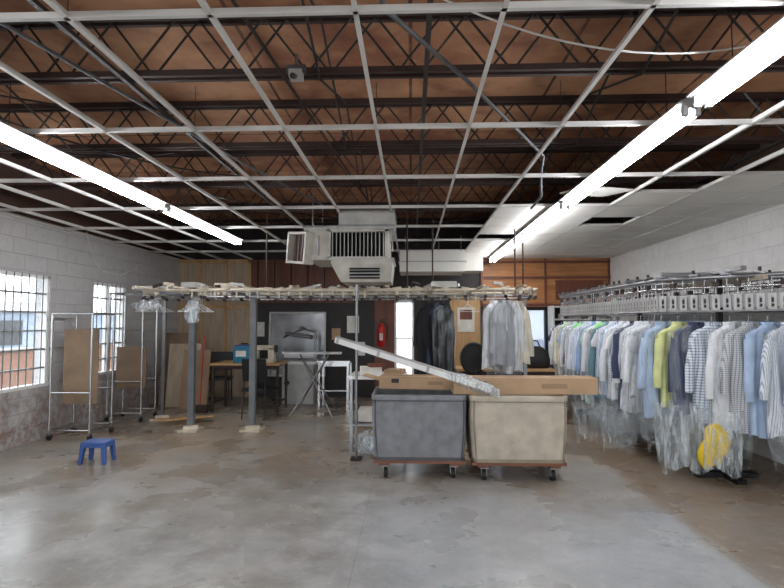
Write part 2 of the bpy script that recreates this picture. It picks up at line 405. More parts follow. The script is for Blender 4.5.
b=B(); b.box((-.7,3.1,3.06),(.08,.08,.05),m_galv); b.box((-.7,3.1,3.1),(.12,.02,.05),m_cable); b.cyl((-.7,3.05,3.03),(-.7,3.0,3.01),.018,m_black,10); b.cyl((-.7,3.1,3.1),(-.7,3.1,3.19),.01,m_steel); b.done("junction_box",bevel=.005)
b=B(); b.tube([(XL+.02,7.6,2.9),(XL+.03,7.75,2.5),(XL+.04,8.0,2.35),(XL+.04,8.5,2.32),(XL+.03,9.0,2.5),(XL+.02,9.3,2.8)],.006,m_wire,6); b.done("wall_cable")
# ------------------------------------------------------------ hanging HVAC unit
b=B()
b.bb((-.86,6.15,2.66),(-.2,7.1,2.93),m_galv)
for z in(2.7,2.89): b.bb((-.87,6.14,z-.012),(-.19,7.11,z+.012),m_steel)
b.bb((-1.25,6.25,2.3),(-.27,7.1,2.66),m_beige)
b.bb((-1.0,6.17,2.3),(-.27,6.25,2.33),m_beige); b.bb((-1.0,6.17,2.63),(-.27,6.25,2.66),m_beige)
b.bb((-1.0,6.17,2.3),(-.96,6.25,2.66),m_beige); b.bb((-.31,6.17,2.3),(-.27,6.25,2.66),m_beige)
b.bb((-.96,6.24,2.33),(-.31,6.252,2.63),m_dark)
for i in range(14): b.box((-.94+i*.047,6.2,2.48),(.008,.05,.3),m_galv,(0,0,.2))
b.cyl((-1.12,6.24,2.35),(-1.12,6.24,2.6),.012,m_steel)
c=Vector((-1.36,6.35,2.46)); rot=(0,.12,-.75)
E=Euler(rot).to_matrix()
def lb(off,d,mat): b.box(c+E@Vector(off),d,mat,rot)
lb((0,.05,0),(.34,.06,.34),m_redwood)
for dz in(-.18,.18): lb((0,0,dz),(.38,.14,.03),m_beige)
for dx in(-.18,.18): lb((dx,0,0),(.03,.14,.38),m_beige)
for k in range(4): lb((-.11+k*.075,.02,0),(.008,.05,.34),m_post)
r=[[(-.95,6.15,2.3),(-.22,6.15,2.3),(-.22,6.95,2.3),(-.95,6.95,2.3)],[(-.95,6.15,2.24),(-.22,6.15,2.24),(-.22,6.95,2.24),(-.95,6.95,2.24)],[(-.84,6.22,2.03),(-.24,6.22,2.03),(-.24,6.85,2.03),(-.84,6.85,2.03)]]
b.loft(list(reversed(r)),m_beige,True,True,False)
b.box((-.55,6.172,2.13),(.36,.02,.13),m_dark,(.28,0,0))
for k in range(3): b.box((-.55,6.155,2.09+k*.04),(.36,.02,.006),m_galv,(.6,0,0))
b.bb((-.98,6.13,2.285),(-.2,6.97,2.31),m_galv)
for x in(-1.2,-.25):
    for y in(6.3,7.0): b.cyl((x,y,2.5),(x,y,3.13),.008,m_steel,6)
b.bb((-1.3,6.25,2.66),(-.86,7.1,2.70),m_galv)
b.done("ceiling_hvac_unit")
b=B()
b.bb((-.2,9.3,2.45),(.97,10.1,2.83),m_tile); b.bb((-.22,9.28,2.62),(.99,10.12,2.64),m_galv); b.bb((.97,9.4,2.47),(1.3,10.0,2.8),m_tile)
for x in(-.1,.5,.9): b.cyl((x,9.35,2.8),(x,9.35,3.1),.01,m_steel,6)
b.done("air_duct")
b=B()
for x,y,z in((-.05,7.0,1.99),(-2.1,7.5,2.0),(.3,7.2,1.97),(1.45,7.3,1.95),(1.56,7.3,1.95)): b.cyl((x,y,z),(x,y,3.15),.011,m_joist,6)
b.done("support_rods")
def hanger(b,p,ang=0,w=.21,mat=m_wire):
    c=Vector(p); E=Euler((0,0,ang)).to_matrix()
    P=lambda x,z:tuple(c+E@Vector((x,0,z)))
    hk=[P(.0,-.09),P(0,-.045)]+[P(.018-.018*math.cos(t),-.02+.022*math.sin(t)) for t in (0.2,.9,1.6,2.3,3.1)]
    b.tube(hk,.0025,mat,4)
    b.tube([P(0,-.09),P(-w,-.19),P(w,-.19),P(0,-.09)],.0028,mat,4)
# ------------------------------------------------------------ centre conveyor
b=B()
def rail(p,q,z=1.98):
    p=Vector((*p,z));q=Vector((*q,z)); b.tube([p,q],.022,m_cream,8); b.tube([p-Vector((0,0,.085)),q-Vector((0,0,.085))],.014,m_steel,8)
    d=(q-p); n=int(d.length/.13)
    for i in range(n+1):
        c=p+d*(i/max(n,1)); ang=math.atan2(d.y,d.x)
        b.box(c-Vector((0,0,.045)),(.02,.03,.11),m_galv if i%3 else m_cream,(0,0,ang))
        if i%2==0: b.box(c+Vector((0,0,.025)),(.1,.05,.022),m_cream,(0,R(-.3,.3),ang)); b.cyl(c+Vector((0,-.03,-.09)),c+Vector((0,.03,-.09)),.024,m_joist,8)
def bend(cx,cy,r,a0,a1,z=1.98,n=8):
    pts=[(cx+r*math.cos(a0+(a1-a0)*i/n),cy+r*math.sin(a0+(a1-a0)*i/n)) for i in range(n+1)]
    for s,e in zip(pts[:-1],pts[1:]): rail(s,e,z)
rail((-3.4,7.05),(.2,7.05)); rail((-3.4,7.95),(1.25,7.95)); bend(-3.4,7.5,.45,math.pi/2,3*math.pi/2)
rail((-2.6,6.5),(.1,6.5),1.95); rail((.2,7.05),(1.25,6.95)); bend(1.25,7.45,.5,-math.pi/2,math.pi/2)
for x in(-3.5,-3.05,-2.6,-2.1,-1.5,-.9,-.3,.3,.9,1.4):
    b.bb((x-.02,6.45,1.99),(x+.02,8.05,2.01),m_cream)
for i in range(11):
    a=math.pi/2+math.pi*i/10; b.box((-3.4+.5*math.cos(a),7.5+.5*math.sin(a),2.03),(.22,.04,.03),m_galv,(0,R(-.15,.15),a))
b.box((-3.05,7.2,2.06),(.22,.3,.07),m_galv); b.box((-2.55,7.1,2.05),(.3,.12,.06),m_cream,(0,0,.3)); b.box((.45,7.2,2.06),(.34,.3,.08),m_galv)
for i in range(44):
    x=-3.5+i*.112+R(-.04,.04); yy=R(6.5,7.9)
    if -1.2<x<0 and yy<7.1: yy+=.7
    b.box((x,yy,2.02+R(0,.03)),(R(.05,.26),.03,R(.02,.045)),random.choice([m_steel,m_cream,m_galv,m_joist]),(0,R(-.3,.3),R(-1,1)))
def post(x,y,w,mat,h=1.98,foot=True):
    b.bb((x-w/2,y-w/2,.03),(x+w/2,y+w/2,h),mat)
    if foot: b.bb((x-.14,y-.14,0),(x+.14,y+.14,.03),m_cream); b.box((x+.02,y-.05,.055),(.2,.1,.05),m_cream,(0,0,.4))
post(-3.95,8.25,.05,m_steel); b.cyl((-3.95,8.25,1.96),(-3.4,7.95,1.96),.018,m_steel)
post(-3.15,7.45,.085,m_post); post(-2.28,7.5,.085,m_post)
post(1.7,7.9,.05,m_steel)
b.cyl((-.62,5.95,.03),(-.62,5.95,1.98),.015,m_steel); b.bb((-.68,5.89,0),(-.56,6.01,.03),m_joist); b.cyl((-.62,5.95,1.95),(-.62,6.5,1.95),.017,m_steel)
b.bb((-2.28,6.45,1.9),(-2.24,7.55,1.94),m_post); b.bb((-3.17,6.45,1.9),(-3.13,7.55,1.94),m_post)
b.done("garment_conveyor")
b=B()
for x,y in((-3.62,7.1),(-3.58,7.12),(-3.52,7.05),(-3.0,7.05),(-2.96,7.05),(-2.9,7.04),(.75,7.0)):
    for k in range(3): hanger(b,(x+.012*k,y+.03*k,1.88),R(-.5,.5)+.9)
for (x,y,w,h) in((-3.6,6.98,.15,.14),(-2.95,6.95,.08,.3)):
    rings=[]
    for k in range(8):
        t=k/7; ww=w*(.35+.9*math.sin(math.pi*min(t*.7+.12,1)))
        rings.append([(x+ww*(1+.25*math.sin(5*a+k))*math.cos(a),y+ww*.5*math.sin(a),1.84-h*t) for a in[2*math.pi*i/16 for i in range(16)]])
    b.loft(rings,m_film2)
b.done("wire_hangers")
# ------------------------------------------------------------ garments
C=[m_hdwhite,M("g_lightblue",(166,186,212),.85),M("g_skyblue",(138,164,200),.85),M("g_grey",(158,161,166),.85),M("g_navy",(56,64,90),.85),
 stripe("g_bluestripe",(214,221,233),(132,156,194),.018),stripe("g_check",(218,224,230),(92,108,138),.028,True),stripe("g_greycheck",(204,207,210),(112,115,120),.02,True),
 M("g_mint",(184,206,194),.85),M("g_limegreen",(206,212,150),.85),M("g_pink",(212,182,178),.85),M("g_black",(26,27,31),.85),M("g_cream",(218,212,192),.85),
 stripe("g_finestripe",(222,226,231),(150,160,176),.012),M("g_plaid_teal",(98,134,146),.85)]
def garment(parent,loc,ang,mat,L=.8,w=.22,kind='shirt',bag=0,seed=0,tag=False):
    rd=random.Random(seed); b=B(); z0=-.10
    n=32; prof=[(.055,.05,0),(.075,.055,-.02),(.14,.05,-.045),(w,.055,-.085),(w+.015,.06,-.16),(w,.065,-.3),(w-.005,.065,-.45),(w+.005,.06,-.6),(w+.012,.06,-.75)]
    ph=rd.uniform(0,6)
    prof=[(a,c,z if z>-.1 else z*(L/.75)) for a,c,z in prof]
    if kind=='dress': prof=[(a*(1 if z>-.4 else 1.15),c*(1 if z>-.4 else 1.3),z) for a,c,z in prof]
    rings=[]
    for k,(a,c,z) in enumerate(prof):
        amp=.018*min(k/4,1.6); ring=[]
        for i in range(n):
            t=2*math.pi*i/n; cs,sn=math.cos(t),math.sin(t)
            x=a*math.copysign(abs(cs)**.75,cs); y=c*math.copysign(abs(sn)**.8,sn)+amp*math.sin(x*38+ph+z*3)
            ring.append((x+.018*math.sin(z*5+ph)*min(k/5,1),y,z0+z+(.02*math.sin(3*t+ph) if k==len(prof)-1 else 0)))
        rings.append(ring)
    b.loft(rings,mat)
    for s in(-1,1):
        Ls=.52+rd.uniform(-.04,.06) if kind!='short' else .22
        sr=[]; sw=rd.uniform(.02,.06)
        for k in range(8):
            t=k/7; rx=.062*(1-.35*t); cx=s*(w-.03+ .03*math.sin(t*2)+sw*t); zz=z0-.085-Ls*t
            sr.append([(cx+rx*math.cos(a)+.006*math.sin(9*t+ph),.0+(.05*(1-.2*t))*math.sin(a)-.02*t*s*math.cos(ph),zz-(.05*s*math.cos(a)*(1-t))) for a in[2*math.pi*i/12 for i in range(12)]])
        b.loft(sr,mat,False,True)
        if kind=='shirt':
            e=sr[-1]; b.loft([[(p[0],p[1],p[2]) for p in e],[(p[0],p[1],p[2]-.05) for p in e]],mat,False,True)
    b.loft([[(.06*math.cos(a),.052*math.sin(a),z0+.0) for a in[2*math.pi*i/16 for i in range(16)]],[(.068*math.cos(a),.06*math.sin(a),z0+.032) for a in[2*math.pi*i/16 for i in range(16)]]],mat)
    for s in(-1,1): b.add([(s*.005,-.063,z0+.03),(s*.06,-.055,z0+.03),(s*.085,-.066,z0-.035),(s*.045,-.072,z0-.055)],[(0,1,2,3)],mat)
    if kind!='dress':
        zp=z0-.04
        while zp>z0-L+.1:
            b.box((0,-.07,zp),(.011,.006,.011),m_cream); zp-=.09
        b.box((.11,-.066,z0-.26),(.10,.008,.11),mat)
    if tag:
        b.loft([[(a*math.cos(t),c*math.sin(t),z0+z) for t in[2*math.pi*i/20 for i in range(20)]] for a,c,z in((.05,.05,.02),(.15,.06,-.02),(.2,.07,-.1),(.2,.075,-.2))],m_green)
    hanger(b,(0,0,0),0,w*.8,m_chrome)
    if bag:
        rings=[]; Lb=bag
        for k,(a,c,z) in enumerate([(.04,.04,.03),(.16,.06,-.03),(w+.06,.085,-.08),(w+.07,.10,-.3*Lb),(w+.06,.1,-.6*Lb),(w+.03,.09,-.85*Lb),(w-.04,.07,-Lb)]):
            ring=[]
            for i in range(26):
                t=2*math.pi*i/26; f=1+.1*math.sin(7*t+ph+k*.5)*min(k/3,1)
                ring.append((a*math.cos(t)*f,c*math.sin(t)*f,z0+z+(.07*math.sin(4*t+ph)+.04*math.sin(9*t) if k==6 else 0)))
            rings.append(ring)
        b.loft(rings,m_film)
    o=b.done("garment",origin=(0,0,0),parent=parent); o.location=loc; o.rotation_euler=(0,0,ang)
    return o
E1=bpy.data.objects.new("hanging_shirts",None); sc.collection.objects.link(E1)
HZ=1.63
k=0
cols_l=[4,0,3,0,12,1,0,11,0,6,1,0,5,0,2,8,0,3,0,14,0,5,1,0,6,0,4,0,13,0,3,5,0,10]
y=9.1
while y>5.75:
    ci=cols_l[k%len(cols_l)]
    garment(E1,(2.66+R(-.03,.03),y,HZ),R(-.45,.1),C[ci],L=R(.8,1.1),w=R(.2,.23),bag=(R(1.2,1.42) if k%3==0 else 0),seed=k,kind='shirt' if k%5 else 'short',tag=(k in(3,9,10,17)))
    y-=.11; k+=1
diag=[(1,.95),(9,.85),(4,.9),(6,.95),(0,1.0),(7,1.0),(1,1.02),(13,1.0),(5,1.02),(1,1.0),(2,1.0)]
for i,(ci,L) in enumerate(diag):
    garment(E1,(2.66+i*.118,5.66-i*.1,HZ-.01),.3+R(-.12,.12),C[ci],L=L,w=.235,bag=(R(1.2,1.42) if i in(0,2,4,7,9) else 0),seed=100+i)
y=9.2
while y>5.3:
    garment(E1,(3.62,y,HZ),R(-.2,.2),C[random.choice([0,1,4,3,0,11,5])],L=R(.8,1.1),w=.22,seed=200+k); y-=.25; k+=1
b=B()
path=[(2.66,9.4),(2.66,8),(2.66,6.8),(2.66,5.72),(3.1,5.32),(3.78,4.7),(3.86,4.9),(3.66,5.4),(3.62,6.4),(3.62,8),(3.62,9.4),(3.14,9.75),(2.66,9.4)]
for p,q in zip(path[:-1],path[1:]):
    P=Vector((*p,0));Q=Vector((*q,0)); d=Q-P; ang=math.atan2(d.y,d.x)
    for z,r,m in((2.0,.022,m_steel),(1.9,.013,m_chrome),(1.66,.011,m_steel)): b.cyl(P+Vector((0,0,z)),Q+Vector((0,0,z)),r,m)
    b.box((P+Q)/2+Vector((0,.02,1.76)),(d.length,.004,.13),m_steel,(0,0,ang))
    n=max(1,int(d.length/.085))
    for i in range(n):
        c=P+d*((i+.5)/n)
        for dx in(-.022,.022): b.box(c+Vector((math.cos(ang)*dx,math.sin(ang)*dx,1.74)),(.022,.012,.12),m_galv,(0,0,ang))
        b.box(c+Vector((0,0,1.81)),(.062,.012,.03),m_galv,(0,0,ang)); b.box(c+Vector((0,0,1.68)),(.062,.012,.02),m_galv,(0,0,ang))
        b.box(c+Vector((0,-.003,1.76)),(.02,.012,.04),m_black,(0,0,ang)); b.box(c+Vector((0,-.003,1.71)),(.02,.012,.025),m_black,(0,.5,ang))
        b.cyl(c+Vector((0,0,1.82)),c+Vector((0,0,2.0)),.006,m_chrome,5)
        if i%3==0: b.box(c+Vector((0,0,2.03)),(.1,.07,.02),m_steel,(0,R(-.2,.2),ang)); b.cyl(c+Vector((0,0,2.0)),c+Vector((0,0,2.08)),.016,m_joist,6)
        if i%4==1: b.box(c+Vector((0,0,1.93)),(.05,.05,.05),m_joist,(0,0,ang))
for yy in(5.5,6.4,7.3,8.2,9.1): b.bb((2.6,yy-.02,2.02),(3.85,yy+.02,2.06),m_steel)
b.bb((3.1,5.0,2.04),(3.15,9.4,2.08),m_steel); b.bb((3.3,5.0,1.95),(3.34,9.4,2.0),m_cream)
for yy in(5.45,7.3,9.1):
    b.bb((3.12,yy-.025,.05),(3.17,yy+.025,2.04),m_black); b.bb((2.85,yy-.05,0),(3.45,yy+.05,.05),m_black); b.bb((3.1,yy-.28,0),(3.19,yy+.28,.045),m_black)
b.done("garment_conveyor")
b=B()
def drape(cx,cy,w,t,z1,z0,mat,ph=0):
    rings=[]
    for k in range(9):
        u=k/8; rings.append([(cx+w*(1-.2*u)*math.cos(a)*(1+.12*math.sin(6*a+ph+k*.6)),cy+t*math.sin(a)*(1+.2*math.sin(5*a+k*.5)),z1+(z0-z1)*u+(.05*math.sin(3*a+ph) if k==8 else 0)) for a in[2*math.pi*i/30 for i in range(30)]])
    b.loft(rings,mat)
drape(2.62,5.3,.22,.12,.75,.12,m_film2); drape(2.9,5.08,.2,.14,.72,.16,m_film2,2); drape(2.2,6.6,.2,.12,.55,.1,m_film,1); drape(2.35,6.1,.22,.1,.6,.12,m_film,1)
b.done("plastic_garment_bags")
b=B()
rings=[]
for k in range(10):
    u=k/9; rr=.05+.075*math.sin(math.pi*(u*.8+.05)); rings.append([(2.85+.02*math.sin(5*u)+rr*math.cos(a)*(1+.22*math.sin(3*a+k*.7)),5.1+rr*.6*math.sin(a)*(1+.2*math.sin(5*a)),.56-.36*u+.03*math.sin(2*a+u*4)) for a in[2*math.pi*i/20 for i in range(20)]])
b.loft(rings,m_yel,True,True); b.done("yellow_cloth_bag")
E2=bpy.data.objects.new("hanging_clothes",None); sc.collection.objects.link(E2)
for i,(x,y,ci,L,kd,bag) in enumerate([(1.1,6.95,0,.85,'dress',.98),(1.2,6.85,3,.8,'dress',.95),(1.33,6.97,0,.9,'shirt',1.0),(1.42,7.1,12,.8,'shirt',0),
     (.28,7.92,11,1.15,'dress',0),(.4,7.95,4,1.2,'dress',0),(.5,7.9,11,1.15,'dress',1.2)]):
    garment(E2,(x,y,1.9),.5+R(-.3,.3),C[ci],L=L,w=.17,kind=kd,bag=bag,seed=300+i)
# ------------------------------------------------------------ laundry carts
def rr_ring(cx,cy,w,d,r,z,n=5,wob=0,ph=0):
    pts=[]
    for qx,qy,a0 in((1,1,0),(-1,1,90),(-1,-1,180),(1,-1,270)):
        for i in range(n+1):
            a=math.radians(a0+90*i/n); pts.append([cx+qx*(w/2-r)+r*math.cos(a),cy+qy*(d/2-r)+r*math.sin(a),z])
        nx={ (1,1):(-1,1),(-1,1):(-1,-1),(-1,-1):(1,-1),(1,-1):(1,1)}[(qx,qy)]
        s=pts[-1]; a=math.radians(a0+90); e=[cx+nx[0]*(w/2-r)+r*math.cos(a),cy+nx[1]*(d/2-r)+r*math.sin(a),z]
        for k in range(1,8): pts.append([s[j]+(e[j]-s[j])*k/8 for j in range(3)])
    if wob:
        for p in pts:
            f=1+wob*math.sin(p[0]*17+ph+z*9)*math.cos(p[1]*13+z*5); p[0]=cx+(p[0]-cx)*f; p[1]=cy+(p[1]-cy)*f
    return [tuple(p) for p in pts]
def cart(cx,cy,w,d,m1,m2,ph,cargo):
    b=B(); z0=.19; H=.63
    rings=[]
    for k in range(15):
        u=k/14; s=.945+.055*u**.7+.02*math.sin(math.pi*u); z=z0+H*u
        rings.append(rr_ring(cx,cy,w*s,d*s,.06,z,5,.02*math.sin(math.pi*u),ph))
    b.loft(rings,m1,True)
    b.loft([rr_ring(cx,cy,w+.02,d+.02,.07,z0+H-.04),rr_ring(cx,cy,w+.025,d+.025,.07,z0+H),rr_ring(cx,cy,w+.01,d+.01,.065,z0+H+.012),rr_ring(cx,cy,w-.02,d-.02,.06,z0+H)],m1)
    b.loft([rr_ring(cx,cy,w+.024,d+.024,.07,z0+H-.052),rr_ring(cx,cy,w+.024,d+.024,.07,z0+H-.042)],m2)
    b.loft([rr_ring(cx,cy,w-.02,d-.02,.06,z0+H),rr_ring(cx,cy,w-.1,d-.1,.06,z0+.2)],m1)
    b.add(rr_ring(cx,cy,w-.09,d-.09,.06,z0+.3,5),[tuple(range(4*13))],cargo)
    for sx in(-1,1):
        for sy in(-1,1):
            pts=[]
            for k in range(9):
                u=k/8; s=.945+.055*u**.7+.02*math.sin(math.pi*u)
                pts.append((cx+sx*(w*s/2-.03),cy+sy*(d*s/2-.004),z0+H*u))
            b.tube(pts,.007,m2,5)
    b.loft([rr_ring(cx,cy,w*.95,d*.95,.06,z0-.005),rr_ring(cx,cy,w*.96,d*.96,.06,z0+.03)],m2)
    for k in(-1,0,1): b.box((cx,cy+k*(d*.38),.17),(w*.98,.11,.03),m_dolly)
    for sx in(-1,1): b.box((cx+sx*w*.38,cy,.142),(.1,d*.86,.026),m_dolly)
    for sx in(-1,1):
        for sy in(-1,1):
            x=cx+sx*w*.36;y=cy+sy*d*.38; a=R(-.6,.6)
            b.box((x,y,.124),(.08,.08,.01),m_steel)
            for e in(-.024,.024): b.box((x+e,y+.015,.085),(.005,.05,.08),m_steel)
            b.cyl((x-.018,y+.02,.05),(x+.018,y+.02,.05),.05,m_rubber,18); b.cyl((x-.028,y+.02,.05),(x+.028,y+.02,.05),.014,m_steel,8)
    b.done("laundry_cart")
cart(.08,5.55,.93,.68,m_greycan,m_bind,0,m_hdwhite)
cart(1.05,5.5,.93,.68,m_beigecan,m_bind2,2,C[3])
def carton(name,c,d,rot,mat,flaps=False):
    b=B(); E=Euler(rot).to_matrix(); c=Vector(c)
    b.box(c,d,mat,rot)
    b.box(c+E@Vector((0,0,d[2]/2+.0008)),(d[0],.05,.0012),m_card2,rot)
    b.box(c+E@Vector((d[0]*.2,-d[1]/2-.0008,0)),(d[0]*.18,.001,d[2]*.3),m_card2,rot)
    b.box(c+E@Vector((-d[0]*.3,-d[1]/2-.0008,.02)),(.08,.001,d[2]*.35),m_black,rot)
    for s in(-1,1): b.box(c+E@Vector((s*(d[0]/2+.001),0,0)),(.002,d[1]*.96,d[2]*.5),m_card2,rot)
    if flaps: b.box(c+E@Vector((-d[0]/2-.09,0,d[2]/2-.02)),(.2,d[1],.006),mat,(rot[0],rot[1]+.25,rot[2]))
    b.done(name,bevel=.003)
carton("cardboard_box",(1.13,5.38,.915),(1.42,.26,.16),(0,0,.02),m_card)
carton("cardboard_box",(.1,5.7,.905),(.86,.26,.13),(0,.0,-.1),m_card,True)
b=B(); p=Vector((-.8,5.6,1.36)); q=Vector((.78,5.12,.9)); d=(q-p); 
rot=d.to_track_quat('X','Z').to_euler()
b.box((p+q)/2,(d.length,.085,.06),m_white,rot)
b.box((p+q)/2+Vector((0,0,.032)),(d.length,.1,.008),m_galv,rot)
for s in(-.48,-.2,.12,.42): b.box((p+q)/2+d*s,(.03,.09,.066),m_galv,rot)
rings=[]
for k in range(9):
    u=k/8; c=p.lerp(q,.72+.32*u); rr=.05+.04*math.sin(math.pi*u)
    rings.append([tuple(c+Vector((0,rr*math.cos(a)*(1+.2*math.sin(3*a+k)),rr*.8*math.sin(a)-.01*u))) for a in[2*math.pi*i/14 for i in range(14)]])
b.loft(rings,m_film2)
b.done("plastic_wrapped_rail")
b=B()
b.bb((-.75,6.3,.86),(-.05,6.9,.9),m_white)
for x in(-.72,-.08):
    for y in(6.33,6.87): b.bb((x-.015,y-.015,0),(x+.015,y+.015,.86),m_steel)
b.bb((-.72,6.33,.3),(-.08,6.87,.32),m_steel)
b.box((-.5,6.5,.95),(.25,.2,.1),m_paper,(0,0,.2)); b.box((-.2,6.6,.93),(.2,.25,.06),m_card,(0,0,-.3)); b.box((-.5,6.6,.4),(.3,.3,.14),m_paper); b.box((-.25,6.5,.38),(.2,.24,.1),m_hdwhite)
b.box((-.42,6.45,1.02),(.2,.14,.04),m_redwood,(0,0,.4))
b.done("work_table")
b=B()
for cx,cy,s in((-.48,6.2,.17),(-.42,6.1,.12),(-.55,6.1,.1)):
    rings=[]
    for k in range(9):
        u=k/8; rr=s*math.sin(math.pi*(.12+.86*u)); rings.append([(cx+rr*math.cos(a)*(1+.2*math.sin(4*a+k)),cy+rr*.7*math.sin(a)*(1+.2*math.cos(3*a+k)),.005+s*1.6*(1-u)) for a in[2*math.pi*i/14 for i in range(14)]])
    b.loft(rings,m_film2,True,True)
b.done("crumpled_plastic_film")
# ------------------------------------------------------------ step stool
b=B(); cx,cy=-3.48,5.76
b.loft([rr_ring(cx,cy,.28,.21,.03,.21),rr_ring(cx,cy,.29,.22,.035,.225),rr_ring(cx,cy,.27,.2,.03,.235)],m_blue,True,True)
b.loft([rr_ring(cx,cy,.295,.225,.03,.18),rr_ring(cx,cy,.28,.21,.03,.215)],m_blue)
for sx in(-1,1):
    for sy in(-1,1):
        r=[]
        for z,o,w in((.21,0,.05),(.1,.012,.042),(0,.022,.036)):
            X=cx+sx*(.112+o);Y=cy+sy*(.08+o*.7); r.append([(X-w/2,Y-w/2,z),(X+w/2,Y-w/2,z),(X+w/2,Y+w/2,z),(X-w/2,Y+w/2,z)])
        b.loft(list(reversed(r)),m_blue,True,True,False)
b.done("step_stool",bevel=.004)
# ------------------------------------------------------------ rolling racks left
def rack(x0,x1,y,dep,h,board=None,low=.17):
    b=B()
    for x in(x0,x1):
        for yy in(y,y+dep): b.cyl((x,yy,.1),(x,yy,h),.014,m_chrome); 
        for z in(.13,h): b.cyl((x,y,z),(x,y+dep,z),.014,m_chrome)
    for yy in(y,y+dep):
        for z in(.13,.62,h): b.cyl((x0,yy,z),(x1,yy,z),.013,m_chrome)
    for x in(x0,x1):
        for yy in(y,y+dep):
            b.box((x,yy,.085),(.03,.04,.04),m_steel); b.cyl((x-.014,yy+.01,.042),(x+.014,yy+.01,.042),.042,m_rubber,14)
    for i in range(7): b.cyl((x0+(x1-x0)*i/6,y,.13),(x0+(x1-x0)*i/6,y+dep,.13),.004,m_chrome,5)
    if board: b.bb((x0+.03,y+dep*.4,low),(x1-.03,y+dep*.4+.02,board),m_card3)
    b.done("rolling_garment_rack")
rack(-4.74,-4.2,6.75,.5,1.66,1.45,.45); rack(-4.74,-4.2,8.05,.45,2.0,1.15,.5)
b=B()
for (x,y,w,h,m,t) in((-4.2,9.5,.6,1.15,m_ply,-.12),(-3.9,9.3,.5,1.05,m_card2,-.15),(-4.5,9.75,.5,1.35,m_card3,-.1)):
    b.box((x,y+h/2*math.sin(-t),h/2*math.cos(t)),(w,.02,h),m,(t,0,0))
b.done("leaning_boards")
b=B()
for k in range(4): b.box((-3.75+.12*k,8.3-.12*k,.02+.022*k),(.7,.09,.02),m_woodtrim,(0,0,.25+.1*k))
b.done("wood_scraps")
b=B(); b.cyl((-3.62,8.9,.01),(-3.68,9.2,1.3),.012,m_red,8); b.box((-3.62,8.88,.07),(.3,.05,.14),m_joist); b.done("broom")
# ------------------------------------------------------------ back area furniture
def table(name,x0,x1,y0,y1,h,mt,ml,shelf=None,fill=0):
    b=B(); b.bb((x0,y0,h-.035),(x1,y1,h),mt)
    for x in(x0+.04,x1-.04):
        for y in(y0+.04,y1-.04): b.bb((x-.02,y-.02,0),(x+.02,y+.02,h-.035),ml)
    b.bb((x0+.04,y0+.03,h-.1),(x1-.04,y0+.05,h-.035),ml)
    for x in(x0+.04,x1-.04): b.bb((x-.012,y0+.04,.15),(x+.012,y1-.04,.18),ml)
    if shelf: b.bb((x0+.04,y0+.04,shelf),(x1-.04,y1-.04,shelf+.02),ml)
    for i in range(fill): b.box((x0+.3+i*.42,(y0+y1)/2,shelf+.12),(.34,.4,.2),random.choice([m_card,m_paper,m_black]),(0,0,R(-.1,.1)))
    b.done(name)
table("work_table",-3.45,-2.25,8.9,9.6,.84,m_woodtrim,m_joist)
b=B(); b.bb((-3.08,9.0,.84),(-2.8,9.3,1.12),m_teal); b.bb((-3.06,8.99,1.12),(-2.82,9.31,1.15),m_blue); b.cyl((-3.0,9.15,1.17),(-2.88,9.15,1.17),.012,m_black); b.bb((-3.04,8.99,.95),(-2.86,9.0,1.05),m_paper); b.done("tool_case",bevel=.01)
b=B(); b.bb((-2.72,9.05,.84),(-2.4,9.25,.9),m_cream); b.bb((-2.5,9.08,.9),(-2.4,9.22,1.1),m_cream); b.bb((-2.74,9.08,1.06),(-2.4,9.22,1.14),m_cream); b.bb((-2.74,9.1,.92),(-2.68,9.2,1.06),m_cream); b.cyl((-2.39,9.15,1.08),(-2.35,9.15,1.08),.06,m_black,14); b.cyl((-2.71,9.15,.9),(-2.71,9.15,.93),.01,m_steel); b.done("sewing_machine",bevel=.01)
def chair(x,y,ang,mat):
    b=B(); E=Euler((0,0,ang)).to_matrix(); o=Vector((x,y,0))
    T=lambda p:tuple(o+E@Vector(p))
    b.box(T((0,0,.46)),(.44,.42,.05),mat,(0,0,ang)); b.box(T((0,.21,.78)),(.42,.04,.36),mat,(-.12,0,ang))
    for sx in(-1,1):
        b.tube([T((sx*.2,-.2,0)),T((sx*.19,-.18,.45))],.012,m_black); b.tube([T((sx*.2,.24,0)),T((sx*.19,.19,.45)),T((sx*.19,.22,.9))],.012,m_black)
        b.tube([T((sx*.2,-.19,.2)),T((sx*.2,.22,.2))],.008,m_black)
    b.done("office_chair",bevel=.012)
chair(-3.72,10.1,.2,m_black); chair(-2.45,8.5,2.9,m_black)
b=B(); x,y=.95,8.2
b.lathe((x,y,.46),[(.2,0),(.24,.02),(.24,.07),(.2,.09)],m_black,20)
b.loft([[(x+rx*math.cos(a),y-.2+o,1.0+rz*math.sin(a)) for a in[2*math.pi*i/20 for i in range(20)]] for o,rx,rz in((-.03,.16,.2),(-.05,.2,.24),(0,.21,.25),(.03,.18,.22))],m_black,True,True)
b.tube([(x,y-.1,.5),(x,y-.22,.6),(x,y-.22,.9)],.02,m_black); b.cyl((x,y,.12),(x,y,.46),.025,m_steel)
for i in range(5):
    a=2*math.pi*i/5; e=(x+.26*math.cos(a),y+.26*math.sin(a),.08); b.cyl((x,y,.14),e,.02,m_black); b.cyl((e[0]-.02,e[1],.03),(e[0]+.02,e[1],.03),.03,m_rubber,10); b.cyl((e[0],e[1],.03),e,.01,m_black)
b.done("swivel_chair")
b=B()
b.box((-2.33,10.66,1.1),(1.1,.02,1.25),m_mirror,(-.06,0,0)); 
for z in(.46,1.74): b.box((-2.33,10.65+(z-1.1)*.06,z),(1.16,.04,.035),m_galv,(-.06,0,0))
for x in(-2.9,-1.76): b.box((x,10.65,1.1),(.035,.04,1.3),m_galv,(-.06,0,0))
b.done("wall_mirror")
b=B()
x=-2.15
